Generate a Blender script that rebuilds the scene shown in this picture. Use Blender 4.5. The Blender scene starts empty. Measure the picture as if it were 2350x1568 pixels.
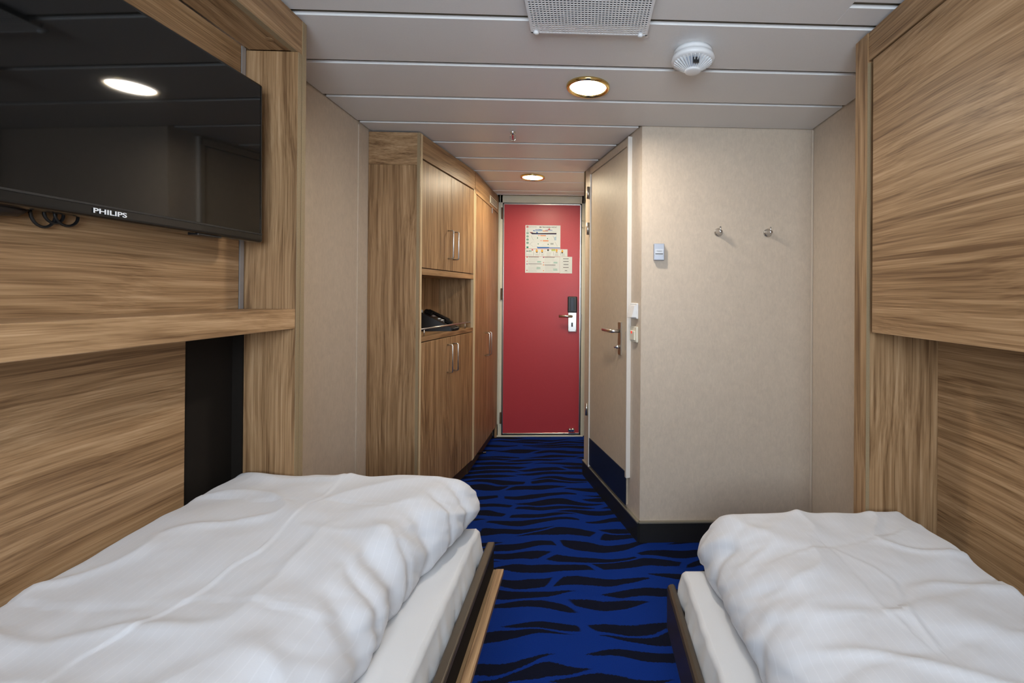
import bpy, bmesh, math, random
import numpy as np
from mathutils import Matrix, Vector, noise

S = bpy.context.scene
COL = S.collection
PI = math.pi
random.seed(4)

# ---------------------------------------------------------------- camera
F_PX, YAW, PITCH, ROLL, PX0, PY0, CAM_H = 1040.0, .0349, .00384, -.0071, 1379.1, 672.0, 1.247
_f = Vector((math.sin(YAW)*math.cos(PITCH), math.cos(YAW)*math.cos(PITCH), math.sin(PITCH)))
_r = Vector((math.cos(YAW), -math.sin(YAW), 0))
_d = _f.cross(_r)
R_ = math.cos(ROLL)*_r + math.sin(ROLL)*_d
D_ = -math.sin(ROLL)*_r + math.cos(ROLL)*_d
cam_d = bpy.data.cameras.new('camera')
cam = bpy.data.objects.new('camera', cam_d); COL.objects.link(cam)
m = Matrix((R_, -D_, -_f)).transposed().to_4x4(); m.translation = (0, 0, CAM_H)
cam.matrix_world = m
cam_d.sensor_width = 36; cam_d.lens = F_PX/2350*36
cam_d.shift_x = (1175-PX0)/2350; cam_d.shift_y = (PY0-784)/2350
cam_d.clip_start = .02
S.camera = cam

def ray(px, py): return R_*((px-PX0)/F_PX) + D_*((py-PY0)/F_PX) + _f
C0 = Vector((0, 0, CAM_H))
def onz(px, py, z): d = ray(px, py); return C0 + d*((z-CAM_H)/d.z)
def onx(px, py, x): d = ray(px, py); return C0 + d*(x/d.x)
def ony(px, py, y): d = ray(px, py); return C0 + d*(y/d.y)

# ---------------------------------------------------------------- light
W = bpy.data.worlds.new('overcast_sky'); S.world = W; W.use_nodes = True
W.node_tree.nodes['Background'].inputs[0].default_value = (.77, .885, 1.0, 1)
W.node_tree.nodes['Background'].inputs[1].default_value = 19.0
S.view_settings.view_transform = 'Standard'
S.view_settings.look = 'None'
S.view_settings.gamma = 1
S.view_settings.use_curve_mapping = False
S.view_settings.exposure = 0.38
WIN = (-.46, .46, 1.12, 1.84)          # added unseen window behind the camera, in place of a camera flash
BACK_Y = -.66
por = bpy.data.lights.new('added_window_portal', 'AREA'); por.shape = 'RECTANGLE'
por.size = WIN[1]-WIN[0]; por.size_y = WIN[3]-WIN[2]; por.cycles.is_portal = True
po = bpy.data.objects.new('added_window_portal', por); COL.objects.link(po)
po.location = (0, BACK_Y-.02, (WIN[2]+WIN[3])/2); po.rotation_euler = (PI/2, 0, 0)
LAMP_STRENGTH = (165.0, 165.0)
try:
    S.cycles.use_denoising = True
    S.cycles.max_bounces = 7; S.cycles.diffuse_bounces = 4; S.cycles.use_adaptive_sampling = True; S.cycles.adaptive_threshold = .07; S.cycles.adaptive_min_samples = 16
    S.cycles.sample_clamp_indirect = 6
except Exception: pass

# ---------------------------------------------------------------- materials
def sr(r, g, b):
    f = lambda c: (c/255/12.92 if c/255 <= .04045 else ((c/255+.055)/1.055)**2.4)
    return (f(r), f(g), f(b), 1)
class NT:
    def __init__(s, name):
        s.m = bpy.data.materials.new(name); s.m.use_nodes = True
        s.t = s.m.node_tree; s.b = s.t.nodes['Principled BSDF']
    def n(s, typ, **kw):
        o = s.t.nodes.new(typ)
        for k, v in kw.items():
            if k.startswith('_'): setattr(o, k[1:], v)
            else: o.inputs[k.replace('__', ' ')].default_value = v
        return o
    def l(s, a, b): s.t.links.new(a, b)
    def math(s, op, a, b=None):
        o = s.t.nodes.new('ShaderNodeMath'); o.operation = op
        for i, v in enumerate((a, b)):
            if v is None: continue
            if isinstance(v, (int, float)): o.inputs[i].default_value = v
            else: s.l(v, o.inputs[i])
        return o.outputs[0]
    def mix(s, fac, a, b):
        o = s.t.nodes.new('ShaderNodeMix'); o.data_type = 'RGBA'
        for sock, v in ((o.inputs[0], fac), (o.inputs[6], a), (o.inputs[7], b)):
            if isinstance(v, (int, float, tuple)): sock.default_value = v
            else: s.l(v, sock)
        return o.outputs[2]
    def ramp(s, fac, stops):
        o = s.t.nodes.new('ShaderNodeValToRGB'); r = o.color_ramp
        while len(r.elements) < len(stops): r.elements.new(.5)
        for e, (p, c) in zip(r.elements, stops): e.position = p; e.color = c
        s.l(fac, o.inputs[0]); return o.outputs[0]
    def coord(s, scale, rnd=True):
        tc = s.n('ShaderNodeTexCoord'); src = tc.outputs['Object']
        if rnd:
            oi = s.n('ShaderNodeObjectInfo')
            mu = s.n('ShaderNodeVectorMath', _operation='SCALE'); mu.inputs[0].default_value = (3.1, 5.3, 7.7)
            s.l(oi.outputs['Random'], mu.inputs['Scale'])
            ad = s.n('ShaderNodeVectorMath', _operation='ADD'); s.l(src, ad.inputs[0]); s.l(mu.outputs[0], ad.inputs[1]); src = ad.outputs[0]
        mp = s.n('ShaderNodeMapping'); mp.inputs['Scale'].default_value = scale; s.l(src, mp.inputs['Vector'])
        return mp.outputs[0]
    def noise(s, vec, scale=1, detail=3, rough=.5, dist=0):
        o = s.n('ShaderNodeTexNoise'); o.inputs['Scale'].default_value = scale; o.inputs['Detail'].default_value = detail
        o.inputs['Roughness'].default_value = rough; o.inputs['Distortion'].default_value = dist
        s.l(vec, o.inputs['Vector']); return o.outputs['Fac']
    def bump(s, h, strength=.2, dist=.002):
        o = s.n('ShaderNodeBump'); o.inputs['Strength'].default_value = strength; o.inputs['Distance'].default_value = dist
        s.l(h, o.inputs['Height']); s.l(o.outputs[0], s.b.inputs['Normal'])
    def col(s, v):
        if isinstance(v, tuple): s.b.inputs['Base Color'].default_value = v
        else: s.l(v, s.b.inputs['Base Color'])
    def rough(s, r, spec=.5): s.b.inputs['Roughness'].default_value = r; s.b.inputs['Specular IOR Level'].default_value = spec

def plain(name, c, rough=.5, metal=0, spec=.5, var=.05, nscale=30):
    k = NT(name); v = k.coord((nscale,)*3)
    n = k.noise(v, 1, 1)
    dark = tuple(x*(1-var) for x in c[:3])+(1,); lite = tuple(min(1, x*(1+var)) for x in c[:3])+(1,)
    k.col(k.mix(n, dark, lite)); k.rough(rough, spec); k.b.inputs['Metallic'].default_value = metal
    return k.m

def wood(axis, tone=1.0, name=''):
    k = NT('wood_laminate_'+axis+name)
    def sc(al, ac): return tuple(al if a == axis else ac for a in 'xyz')
    wv = k.noise(k.coord(sc(1.3, 3.0)), 1, 1, .5)
    base = k.coord(sc(.75, 52))
    off = k.n('ShaderNodeCombineXYZ')
    for i_, a_ in enumerate('xyz'):
        if a_ != axis: k.l(k.math('MULTIPLY', wv, 5.0), off.inputs[i_])
    vv = k.n('ShaderNodeVectorMath', _operation='ADD'); k.l(base, vv.inputs[0]); k.l(off.outputs[0], vv.inputs[1])
    n1 = k.noise(vv.outputs[0], 1, 4, .72)
    n2 = k.noise(k.coord(sc(4.5, 330)), 1, 1, .6)
    n4 = k.noise(k.coord(sc(.45, 7)), 1, 2, .6)
    rings = k.math('SINE', k.math('MULTIPLY', k.noise(k.coord(sc(.5, 4.0)), 1, 0, .4), 120))
    f = k.math('ADD', k.math('MULTIPLY', n1, 1.45), k.math('MULTIPLY', n2, .52))
    f = k.math('ADD', f, k.math('MULTIPLY', n4, .42))
    f = k.math('ADD', f, k.math('MULTIPLY', rings, .035))
    f = k.math('SUBTRACT', f, .74)
    t = tone
    c = k.ramp(f, [(.16, (.145*t, .076*t, .034*t, 1)), (.36, (.258*t, .149*t, .071*t, 1)), (.55, (.360*t, .219*t, .111*t, 1)), (.84, (.490*t, .322*t, .182*t, 1))])
    k.col(c); k.rough(.42, .35); k.bump(n2, .06, .001)
    return k.m
WX, WY, WZ = wood('x'), wood('y'), wood('z')
WYP = wood('y', 1.13, '_pale')

def wall_mat(name, c, grain=True):
    k = NT(name)
    a = k.noise(k.coord((22, 22, 22), False), 1, 5, .65, .6)
    b = k.noise(k.coord((90, 90, 35), False), 1, 3, .6, .8)
    f = k.math('ADD', k.math('MULTIPLY', a, .45), k.math('MULTIPLY', b, .55))
    lo = tuple(x*.90 for x in c)+(1,); hi = tuple(min(1, x*1.09) for x in c)+(1,)
    k.col(k.ramp(f, [(.3, lo), (.7, hi)])); k.rough(.5, .35); k.bump(b, .08, .001)
    return k.m
M_WALL = wall_mat('wall_vinyl_beige', (.60, .505, .405))
M_CEIL = plain('ceiling_plank_paint', (.68, .67, .665, 1), .38, 0, .4, .03, 200)
M_PLANKEDGE_LIT = plain('ceiling_plank_edge_lit', (.86, .86, .86, 1), .4, 0, .4, .02)  # whiter than the planks: bright light on their edges put into the colour
M_GAP = plain('ceiling_void', (.17, .145, .10, 1), .9)
M_CREAM = plain('cream_steel', (.70, .67, .55, 1), .35, 0, .4, .03)
M_BATH = wall_mat('bathroom_door_laminate', (.545, .455, .345))
M_TRIM = plain('pale_aluminium_trim', (.74, .70, .65, 1), .3, 0, .5, .03)
M_WALLTRIM = plain('beige_corner_profile', (.62, .53, .43, 1), .4, 0, .4, .03)
M_BLACKBB = plain('black_baseboard', (.018, .017, .016, 1), .45, 0, .4, .1)
M_BBTOP = plain('baseboard_lip', (.20, .18, .14, 1), .4)
M_NAVY = plain('navy_kick_plate', (.010, .016, .035, 1), .4, 0, .5, .1)
M_EDGE = wood('z', .9, '_edge')
M_OLIVE = plain('edge_banding', (.29, .215, .125, 1), .5, 0, .3, .12, 260)
M_EDGELT = plain('edge_banding_pale', (.62, .48, .30, 1), .45, 0, .3, .06)
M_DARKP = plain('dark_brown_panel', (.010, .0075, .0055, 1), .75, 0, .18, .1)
M_KICK = plain('brown_kick_board', (.10, .062, .035, 1), .5, 0, .3, .15)
M_LEDGE = plain('brown_ledge_laminate', (.20, .125, .062, 1), .5, 0, .3, .1)
M_STEEL = plain('brushed_steel', (.62, .60, .57, 1), .28, 1, .5, .08, 150)
M_HOOK = plain('satin_nickel', (.58, .57, .56, 1), .27, 1)
M_CHROME = plain('chrome', (.8, .8, .8, 1), .08, 1)
M_BRASS = plain('polished_brass', (.78, .56, .22, 1), .16, 1)
M_GREYMET = plain('grey_metal_strip', (.33, .30, .28, 1), .4, .2)
M_BLACKGL = plain('black_gloss_plastic', (.006, .006, .006, 1), .16, 0, .5)
M_BLACK = plain('black_plastic', (.010, .010, .011, 1), .4, 0, .5)
M_WHITEP = plain('white_plastic', (.78, .79, .80, 1), .35, 0, .5, .02)
M_IVORY = plain('ivory_plastic', (.76, .73, .62, 1), .35, 0, .5, .02)
M_SILVER = plain('silver_plastic', (.42, .45, .52, 1), .3, .3, .5, .03)
M_PLATE = plain('pale_grey_label', (.56, .60, .66, 1), .4)
M_LEATHER = plain('dark_brown_leatherette', (.050, .036, .024, 1), .38, 0, .45, .15, 300)
M_RAIL = plain('bronze_bed_rail', (.055, .040, .027, 1), .33, .1, .5, .1)
M_DARKIN = plain('bed_underside', (.02, .018, .017, 1), .7)
M_RED = NT('red_door_laminate')
_n = M_RED.noise(M_RED.coord((160,)*3, False), 1, 3); _n2 = M_RED.noise(M_RED.coord((3,)*3, False), 1, 2)
M_RED.col(M_RED.mix(M_RED.math('MULTIPLY', _n, .5), (.43, .040, .052, 1), (.53, .066, .080, 1))); M_RED.rough(.38, .4); M_RED.bump(_n, .1, .0006); M_RED = M_RED.m
M_PAPER = plain('printed_paper', (.66, .715, .735, 1), .5, 0, .3, .02)
def flat(name, c): return plain(name, c, .5, 0, .2, .02)
M_INK = flat('ink_black', (.03, .03, .04, 1)); M_INKG = flat('ink_grey', (.34, .38, .40, 1)); M_INKB = flat('ink_blue', (.02, .13, .46, 1))
M_INKLB = flat('ink_light_blue', (.38, .52, .66, 1)); M_INKGR = flat('ink_green', (.02, .20, .14, 1)); M_INKR = flat('ink_red', (.55, .06, .07, 1))
M_INKO = flat('ink_orange', (.72, .25, .10, 1)); M_INKY = flat('ink_amber', (.72, .40, .07, 1)); M_INKLM = flat('ink_lime', (.45, .55, .18, 1))
M_INKH = flat('ink_hull', (.035, .02, .045, 1)); M_TEAL = flat('ink_teal', (.15, .42, .38, 1))
k = NT('television_glass'); k.col((.0035, .0035, .0035, 1)); k.rough(.035, .5); _v = k.noise(k.coord((40,)*3), 1, 2); M_SCREEN = k.m
k = NT('lamp_glow'); k.col((1, 1, 1, 1)); k.b.inputs['Emission Color'].default_value = (1, .91, .79, 1); k.b.inputs['Emission Strength'].default_value = LAMP_STRENGTH[0]; M_GLOW1 = k.m
k = NT('lamp_glow_corridor'); k.col((1, 1, 1, 1)); k.b.inputs['Emission Color'].default_value = (1, .86, .62, 1); k.b.inputs['Emission Strength'].default_value = LAMP_STRENGTH[1]; M_GLOW2 = k.m
k = NT('indicator_red'); k.col((.5, .01, .01, 1)); k.b.inputs['Emission Color'].default_value = (1, .05, .02, 1); k.b.inputs['Emission Strength'].default_value = .6; M_INDIC = k.m
k = NT('sprinkler_bulb_red'); k.col((.35, .005, .02, 1)); k.rough(.15); M_BULB = k.m
k = NT('added_window_glass'); tr_ = k.n('ShaderNodeBsdfTransparent'); mx_ = k.n('ShaderNodeMixShader', Fac=.04); k.col((.9, .95, 1, 1)); k.rough(.05)
k.l(tr_.outputs[0], mx_.inputs[1]); k.l(k.b.outputs[0], mx_.inputs[2]); k.l(mx_.outputs[0], k.t.nodes['Material Output'].inputs['Surface']); M_GLASS = k.m

def linen(name, c, stripe):
    k = NT(name); v = k.coord((1, 1, 1), False)
    sx = k.n('ShaderNodeSeparateXYZ'); k.l(v, sx.inputs[0])
    n = k.noise(k.coord((420, 420, 420), False), 1, 2)
    if stripe:
        p = k.math('FRACT', k.math('MULTIPLY', sx.outputs['X'], 1/.0155))
        line = k.math('LESS_THAN', p, .10)
        k.col(k.mix(k.math('MULTIPLY', line, .38), c, tuple(min(1, x*1.13) for x in c[:3])+(1,)))
    else:
        k.col(k.mix(n, tuple(x*.97 for x in c[:3])+(1,), c))
    k.rough(.85, .15); k.b.inputs['Sheen Weight'].default_value = .25; k.bump(n, .12, .0006)
    return k.m
M_DUVET = linen('white_satin_stripe_linen', (.585, .59, .62, 1), True)
M_SHEET = linen('white_cotton_sheet', (.62, .615, .62, 1), False)

def carpet():
    k = NT('zebra_wave_carpet')
    v = k.coord((1, 1, 1), False)
    wn = k.noise(k.coord((2.6, 3.5, 1), False), 1, 1.5, .5)
    sx = k.n('ShaderNodeSeparateXYZ'); k.l(v, sx.inputs[0])
    wob = k.noise(k.coord((110, 110, 1), False), 1, 2)
    yy = k.math('ADD', sx.outputs['Y'], k.math('MULTIPLY', k.math('SUBTRACT', wn, .5), .17))
    yy = k.math('ADD', yy, k.math('MULTIPLY', k.math('SUBTRACT', wob, .5), .010))
    cb = k.n('ShaderNodeCombineXYZ'); k.l(k.math('MULTIPLY', sx.outputs['X'], 2.3), cb.inputs[0]); k.l(k.math('MULTIPLY', yy, 11.8), cb.inputs[1])
    def vor(feat):
        o = k.n('ShaderNodeTexVoronoi'); o.voronoi_dimensions = '2D'; o.feature = feat
        o.inputs['Scale'].default_value = 1; o.inputs['Randomness'].default_value = .82; k.l(cb.outputs[0], o.inputs['Vector']); return o
    v1, v2 = vor('F1'), vor('F2')
    dv = k.n('ShaderNodeVectorMath', _operation='SUBTRACT'); k.l(cb.outputs[0], dv.inputs[0]); k.l(v1.outputs['Position'], dv.inputs[1])
    ds = k.n('ShaderNodeSeparateXYZ'); k.l(dv.outputs[0], ds.inputs[0])
    cr = k.n('ShaderNodeSeparateColor'); k.l(v1.outputs['Color'], cr.inputs[0])
    bend = k.math('MULTIPLY', k.math('SINE', k.math('ADD', k.math('MULTIPLY', ds.outputs['X'], 5.0), k.math('MULTIPLY', cr.outputs[0], 6.28))), .15)
    dyc = k.math('ABSOLUTE', k.math('ADD', ds.outputs['Y'], bend))
    tx = k.math('DIVIDE', ds.outputs['X'], .70)
    hw = k.math('MULTIPLY', k.math('SUBTRACT', 1, k.math('MULTIPLY', tx, tx)), k.math('ADD', .28, k.math('MULTIPLY', cr.outputs[1], .12)))
    gap_ = k.math('MULTIPLY', k.math('SUBTRACT', k.math('SUBTRACT', v2.outputs['Distance'], v1.outputs['Distance']), .07), .9)
    f = k.math('MINIMUM', k.math('SUBTRACT', hw, dyc), gap_)
    mk = k.ramp(f, [(.0, (0, 0, 0, 1)), (.03, (1, 1, 1, 1))])
    fine = k.noise(k.coord((380, 380, 380), False), 1, 3, .7)
    blue = k.mix(fine, (.002, .012, .105, 1), (.006, .042, .30, 1))
    dark = k.mix(fine, (.002, .003, .010, 1), (.008, .011, .028, 1))
    k.col(k.mix(mk, blue, dark)); k.rough(.95, .1); k.bump(fine, .5, .003)
    return k.m
M_CARPET = carpet()

# ---------------------------------------------------------------- helpers
def thing(name, label, cat, loc=(0, 0, 0), rz=0, group=None):
    o = bpy.data.objects.new(name, None); COL.objects.link(o); o.empty_display_size = .1
    o.location = loc; o.rotation_euler = (0, 0, rz); o['label'] = label; o['category'] = cat
    if group: o['group'] = group
    return o
def tag(o, label, cat, group=None):
    o['label'] = label; o['category'] = cat
    if group: o['group'] = group
    return o
def struct(o): o['kind'] = 'structure'; return o
def mat4(o): return Matrix.LocRotScale(o.location, o.rotation_euler, o.scale)
def obj(name, bm, mat, parent=None, world=False, smooth=False, loc=None, rz=0, label=None):
    me = bpy.data.meshes.new(name)
    if world and parent:
        mw = mat4(parent)
        if parent.parent: mw = mat4(parent.parent) @ mw
        bm.transform(mw.inverted())
    if isinstance(bm, bmesh.types.BMesh):
        bmesh.ops.recalc_face_normals(bm, faces=bm.faces); bm.to_mesh(me); bm.free()
    if smooth:
        for p in me.polygons: p.use_smooth = True
    for mm in (mat if isinstance(mat, (list, tuple)) else [mat]): me.materials.append(mm)
    o = bpy.data.objects.new(name, me); COL.objects.link(o)
    if loc is not None: o.location = loc
    o.rotation_euler.z = rz
    if parent: o.parent = parent
    if label: o['label'] = label
    return o
def box(x0, x1, y0, y1, z0, z1, bev=0, seg=2, bm=None):
    b = bm or bmesh.new()
    r = bmesh.ops.create_cube(b, size=1)
    vs = r['verts']
    for v in vs: v.co = Vector(((x0+x1)/2+v.co.x*(x1-x0), (y0+y1)/2+v.co.y*(y1-y0), (z0+z1)/2+v.co.z*(z1-z0)))
    if bev:
        es = list({e for v in vs for e in v.link_edges})
        bmesh.ops.bevel(b, geom=es, offset=bev, segments=seg, affect='EDGES', profile=.5)
    return b
def lathe(prof, n=32, bm=None, cx=0, cy=0, z=0, cap=True):
    """prof: list of (radius, z) from top to bottom, turned about the vertical"""
    b = bm or bmesh.new(); rings = []
    for r, h in prof:
        if r < 1e-6: rings.append([b.verts.new((cx, cy, z+h))])
        else: rings.append([b.verts.new((cx+r*math.cos(2*PI*i/n), cy+r*math.sin(2*PI*i/n), z+h)) for i in range(n)])
    for a, c in zip(rings, rings[1:]):
        for i in range(n):
            j = (i+1) % n
            if len(a) == 1 and len(c) == 1: continue
            if len(a) == 1: b.faces.new((a[0], c[i], c[j]))
            elif len(c) == 1: b.faces.new((a[i], c[0], a[j]))
            else: b.faces.new((a[i], c[i], c[j], a[j]))
    if cap:
        for r in (rings[0], rings[-1]):
            if len(r) > 2: b.faces.new(r)
    return b
def tube(pts, r, n=10, bm=None):
    b = bm or bmesh.new(); pts = [Vector(p) for p in pts]; rings = []
    up = None
    for i, p in enumerate(pts):
        d = (pts[min(i+1, len(pts)-1)]-pts[max(i-1, 0)]).normalized()
        if up is None: up = Vector((0, 0, 1)) if abs(d.z) < .9 else Vector((1, 0, 0))
        s = d.cross(up).normalized(); up = s.cross(d).normalized()
        rings.append([b.verts.new(p+r*(math.cos(2*PI*k/n)*s+math.sin(2*PI*k/n)*up)) for k in range(n)])
    for a, c in zip(rings, rings[1:]):
        for k in range(n): b.faces.new((a[k], a[(k+1) % n], c[(k+1) % n], c[k]))
    b.faces.new(rings[0]); b.faces.new(rings[-1])
    return b
def prism(poly, axis, a0, a1, bm=None):
    """extrude a 2D polygon along an axis; poly in the other two axes"""
    b = bm or bmesh.new()
    def P(p, a):
        return {'x': (a, p[0], p[1]), 'y': (p[0], a, p[1]), 'z': (p[0], p[1], a)}[axis]
    A = [b.verts.new(P(p, a0)) for p in poly]; B = [b.verts.new(P(p, a1)) for p in poly]
    b.faces.new(A); b.faces.new(B[::-1]); n = len(poly)
    for i in range(n): b.faces.new((A[i], A[(i+1) % n], B[(i+1) % n], B[i]))
    return b
def text_bm(s, size, bold=False):
    cu = bpy.data.curves.new('lettering', 'FONT'); cu.body = s; cu.size = size; cu.extrude = .0002
    cu.align_x = 'CENTER'; cu.align_y = 'CENTER'
    if bold: cu.offset = size*.02
    o = bpy.data.objects.new('lettering', cu); COL.objects.link(o)
    bpy.context.view_layer.update()
    me = bpy.data.meshes.new_from_object(o.evaluated_get(bpy.context.evaluated_depsgraph_get()))
    bpy.data.objects.remove(o); bpy.data.curves.remove(cu)
    b = bmesh.new(); b.from_mesh(me); bpy.data.meshes.remove(me)
    return b
def fit_text(s, w, h, bold=True):
    """lettering in the local x-z plane facing -y, fitted to width w and height h"""
    b = text_bm(s, 1, bold)
    xs = [v.co.x for v in b.verts]; ys = [v.co.y for v in b.verts]
    kx = w/(max(xs)-min(xs)); ky = h/(max(ys)-min(ys)); cx = (max(xs)+min(xs))/2; cy = (max(ys)+min(ys))/2
    for v in b.verts: v.co = Vector(((v.co.x-cx)*kx, -v.co.z, (v.co.y-cy)*ky))
    return b

# ================================================================= SETTING
XL, XR, YF, YE, ZC = -1.14, 1.165, 2.287, 4.02, 2.1
struct(obj('floor', box(-1.3, 1.3, BACK_Y-.1, 4.15, -.06, 0), M_CARPET))
struct(obj('wall_left', box(XL-.1, XL, BACK_Y-.1, 4.15, 0, 2.26), M_WALL))
struct(obj('wall_right', box(XR, XR+.1, BACK_Y-.1, YF, 0, 2.26), M_WALL))
struct(obj('wall_front', box(.286, XR+.1, YF, YF+.06, 0, 2.26), M_WALL))
b = box(XL-.1, WIN[0], BACK_Y-.1, BACK_Y, 0, 2.26); box(WIN[1], XR+.1, BACK_Y-.1, BACK_Y, 0, 2.26, bm=b)
box(WIN[0], WIN[1], BACK_Y-.1, BACK_Y, 0, WIN[2], bm=b); box(WIN[0], WIN[1], BACK_Y-.1, BACK_Y, WIN[3], 2.26, bm=b)
struct(obj('wall_back', b, M_WALL))
w1 = struct(obj('added_window_1', box(WIN[0], WIN[1], BACK_Y-.06, BACK_Y-.055, WIN[2], WIN[3]), M_GLASS))  # added pane and frame, let in light from behind the camera
b = bmesh.new()
for x0, x1, z0, z1 in ((WIN[0]-.05, WIN[0]+.01, WIN[2]-.05, WIN[3]+.05), (WIN[1]-.01, WIN[1]+.05, WIN[2]-.05, WIN[3]+.05), (WIN[0], WIN[1], WIN[2]-.05, WIN[2]+.01), (WIN[0], WIN[1], WIN[3]-.01, WIN[3]+.05)):
    box(x0, x1, BACK_Y-.01, BACK_Y+.015, z0, z1, bm=b)
obj('added_window_frame', b, M_CREAM, w1)
# angled bathroom wall: local x runs from the room corner into the corridor, +y faces the corridor
A0 = Vector((.283, 2.287, 0)); B0 = Vector((0.0, 3.155, 0)); ANG = math.atan2(B0.y-A0.y, B0.x-A0.x)
wa = struct(obj('wall_angled', box(0, .915, -.07, 0, 0, 2.2), M_WALL, loc=A0, rz=ANG))
struct(obj('wall_corridor', box(.05, .12, 3.1, 4.15, 0, 2.26), M_CREAM))
struct(obj('wall_end', box(-1.2, .1, YE, YE+.08, 0, 2.26), M_CREAM))

# ceiling of single planks on a dark void
ceil = struct(obj('ceiling', box(-1.3, 1.3, BACK_Y-.1, 4.15, 2.1125, 2.2), M_GAP))
def plank(x0, x1, y0, y1, skew=None):
    bm = box(x0, x1, y0, y1, ZC, ZC+.012, .001, 1)
    if skew:
        for v in bm.verts:
            if v.co.x > (x0+x1)/2: v.co.x = skew(v.co.y)
    bm.normal_update()
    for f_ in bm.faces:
        if f_.normal.y < -.5: f_.material_index = 1  # only camera-facing edges get the painted-in brightness
    return obj('ceiling_plank', bm, [M_CEIL, M_PLANKEDGE_LIT], ceil)
G = .0125
seams = [2.29+.2945*i for i in range(-11, 1)]
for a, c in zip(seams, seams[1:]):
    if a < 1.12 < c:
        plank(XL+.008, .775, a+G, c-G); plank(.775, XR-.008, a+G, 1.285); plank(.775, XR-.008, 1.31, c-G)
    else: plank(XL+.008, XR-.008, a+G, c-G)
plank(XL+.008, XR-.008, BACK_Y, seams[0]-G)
def wall_x(y): return .283+(y-2.287)*(0-.283)/(3.155-2.287)
cs = [2.29, 2.577, 2.868, 3.163, 3.46, 3.762, 3.905]
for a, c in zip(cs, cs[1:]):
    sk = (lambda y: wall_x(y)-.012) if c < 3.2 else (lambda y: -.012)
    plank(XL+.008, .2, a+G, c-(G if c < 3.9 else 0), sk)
obj('ceiling_lip', box(-.76, -.012, 3.898, 3.905, ZC-.004, ZC+.012), M_CEIL, ceil)

# trims and baseboards
struct(obj('trim_1', box(XR-.010, XR, YF-.010, YF, 0, ZC-.004, .002, 1), M_WALLTRIM))
struct(obj('trim_2', box(XL, XL+.004, 2.305, 2.335, 0, ZC-.01), M_WALL))
struct(obj('trim_3', box(.04, .046, 3.155, 3.16, 0, .1), M_TRIM))
def baseboard(name, bm_, lip, loc=None, rz=0):
    o = struct(obj(name, bm_, M_BLACKBB, loc=loc, rz=rz)); obj('lip', lip, M_BBTOP, o); return o
baseboard('baseboard_front', box(.283, XR, YF-.014, YF, 0, .097), box(.280, XR, YF-.017, YF, .097, .104))
baseboard('baseboard_angled', box(-.004, .905, 0, .014, 0, .097), box(-.008, .905, 0, .017, .097, .104), A0, ANG)
baseboard('baseboard_end', box(-.80, -.757, 4.0, YE, 0, .10), box(-.80, -.757, 3.998, YE, .10, .105))

# ---- red cabin door
d1 = struct(obj('door_1', box(-.712, -.048, 3.992, YE+.001, .028, 2.030, .001, 1), M_RED))
b = bmesh.new()
for q in ((-.720, -.711, .018, 2.04), (-.049, -.040, .018, 2.04), (-.720, -.040, 2.029, 2.04), (-.720, -.040, .018, .029)): box(q[0], q[1], 3.990, YE, q[2], q[3], .001, 1, b)
obj('steel_edge', b, M_STEEL, d1)
b = bmesh.new()
for q in ((-.7265, -.720, .006, 2.047), (-.040, -.0335, .006, 2.047), (-.7265, -.0335, 2.04, 2.047), (-.7265, -.0335, .006, .0185)): box(q[0], q[1], 4.008, YE, q[2], q[3], 0, 1, b)
obj('door_gasket', b, M_BLACK, d1)
b = bmesh.new()
for q in ((-.775, -.727, 0, 2.2), (-.033, -.0, 0, 2.2), (-.775, 0, 2.047, 2.2)): box(q[0], q[1], 4.0, YE, q[2], q[3], .002, 1, b)
for x in (-.775, -.752, -.018): box(x, x+.006, 3.996, 4.001, 0, 2.2, .001, 1, b)
obj('door_frame', b, M_CREAM, d1)
b = box(-.7265, -.0335, 3.985, YE, 0, .006); obj('threshold', b, M_STEEL, d1)
b = box(-.76, -.01, 3.972, 3.986, 0, .012, .002, 1); obj('door_sill', b, M_CREAM, d1)
for z in (1.953, 1.245, .161): obj('hinge', box(-.738, -.724, 3.984, 4.002, z-.05, z+.05, .003, 2), M_KICK, d1)
# electronic lock
lk = obj('lock_plate', box(-.148, -.073, 3.978, 3.993, .917, 1.225, .004, 2), M_STEEL, d1)
b = box(-.151, -.070, 3.952, 3.99, 1.086, 1.228, .008, 2); obj('card_reader', b, M_BLACK, lk)
obj('reader_window', box(-.127, -.095, 3.949, 3.954, 1.10, 1.216, .002, 1), M_NAVY, lk)
b = lathe([(.011, 0), (.011, .05)], 16); b.transform(Matrix.Translation((-.117, 3.98, 1.055)) @ Matrix.Rotation(PI/2, 4, 'X'))
tube([(-.117, 3.935, 1.055), (-.155, 3.932, 1.056), (-.225, 3.936, 1.056)], .0115, 12, b)
obj('handle', b, M_STEEL, lk, smooth=True)
obj('keyhole', box(-.119, -.105, 3.9765, 3.979, .962, .998, .0012, 1), M_BLACK, lk)
for x in (-.140, -.081): 
    b = lathe([(.004, 0), (.004, .002)], 12); b.transform(Matrix.Translation((x, 3.978, .927)) @ Matrix.Rotation(PI/2, 4, 'X')); obj('screw', b, M_GREYMET, lk)
obj('strike_plate', box(-.036, -.028, 3.995, 4.004, .93, 1.07), M_GREYMET, d1)
ct = bmesh.new()
for sx in (-.022, .022): 
    q = lathe([(0, .014), (.012, .012), (.018, 0), (.012, -.012), (0, -.014)], 16); q.transform(Matrix.Translation((-.112+sx*.6, 3.972, .062)) @ Matrix.Rotation(PI/2, 4, 'X'))
    me = bpy.data.meshes.new('t'); q.to_mesh(me); ct.from_mesh(me); q.free(); bpy.data.meshes.remove(me)
box(-.138, -.086, 3.98, 3.993, .04, .058, .004, 2, ct)
obj('door_catch', ct, M_CHROME, d1, smooth=True)

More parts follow.
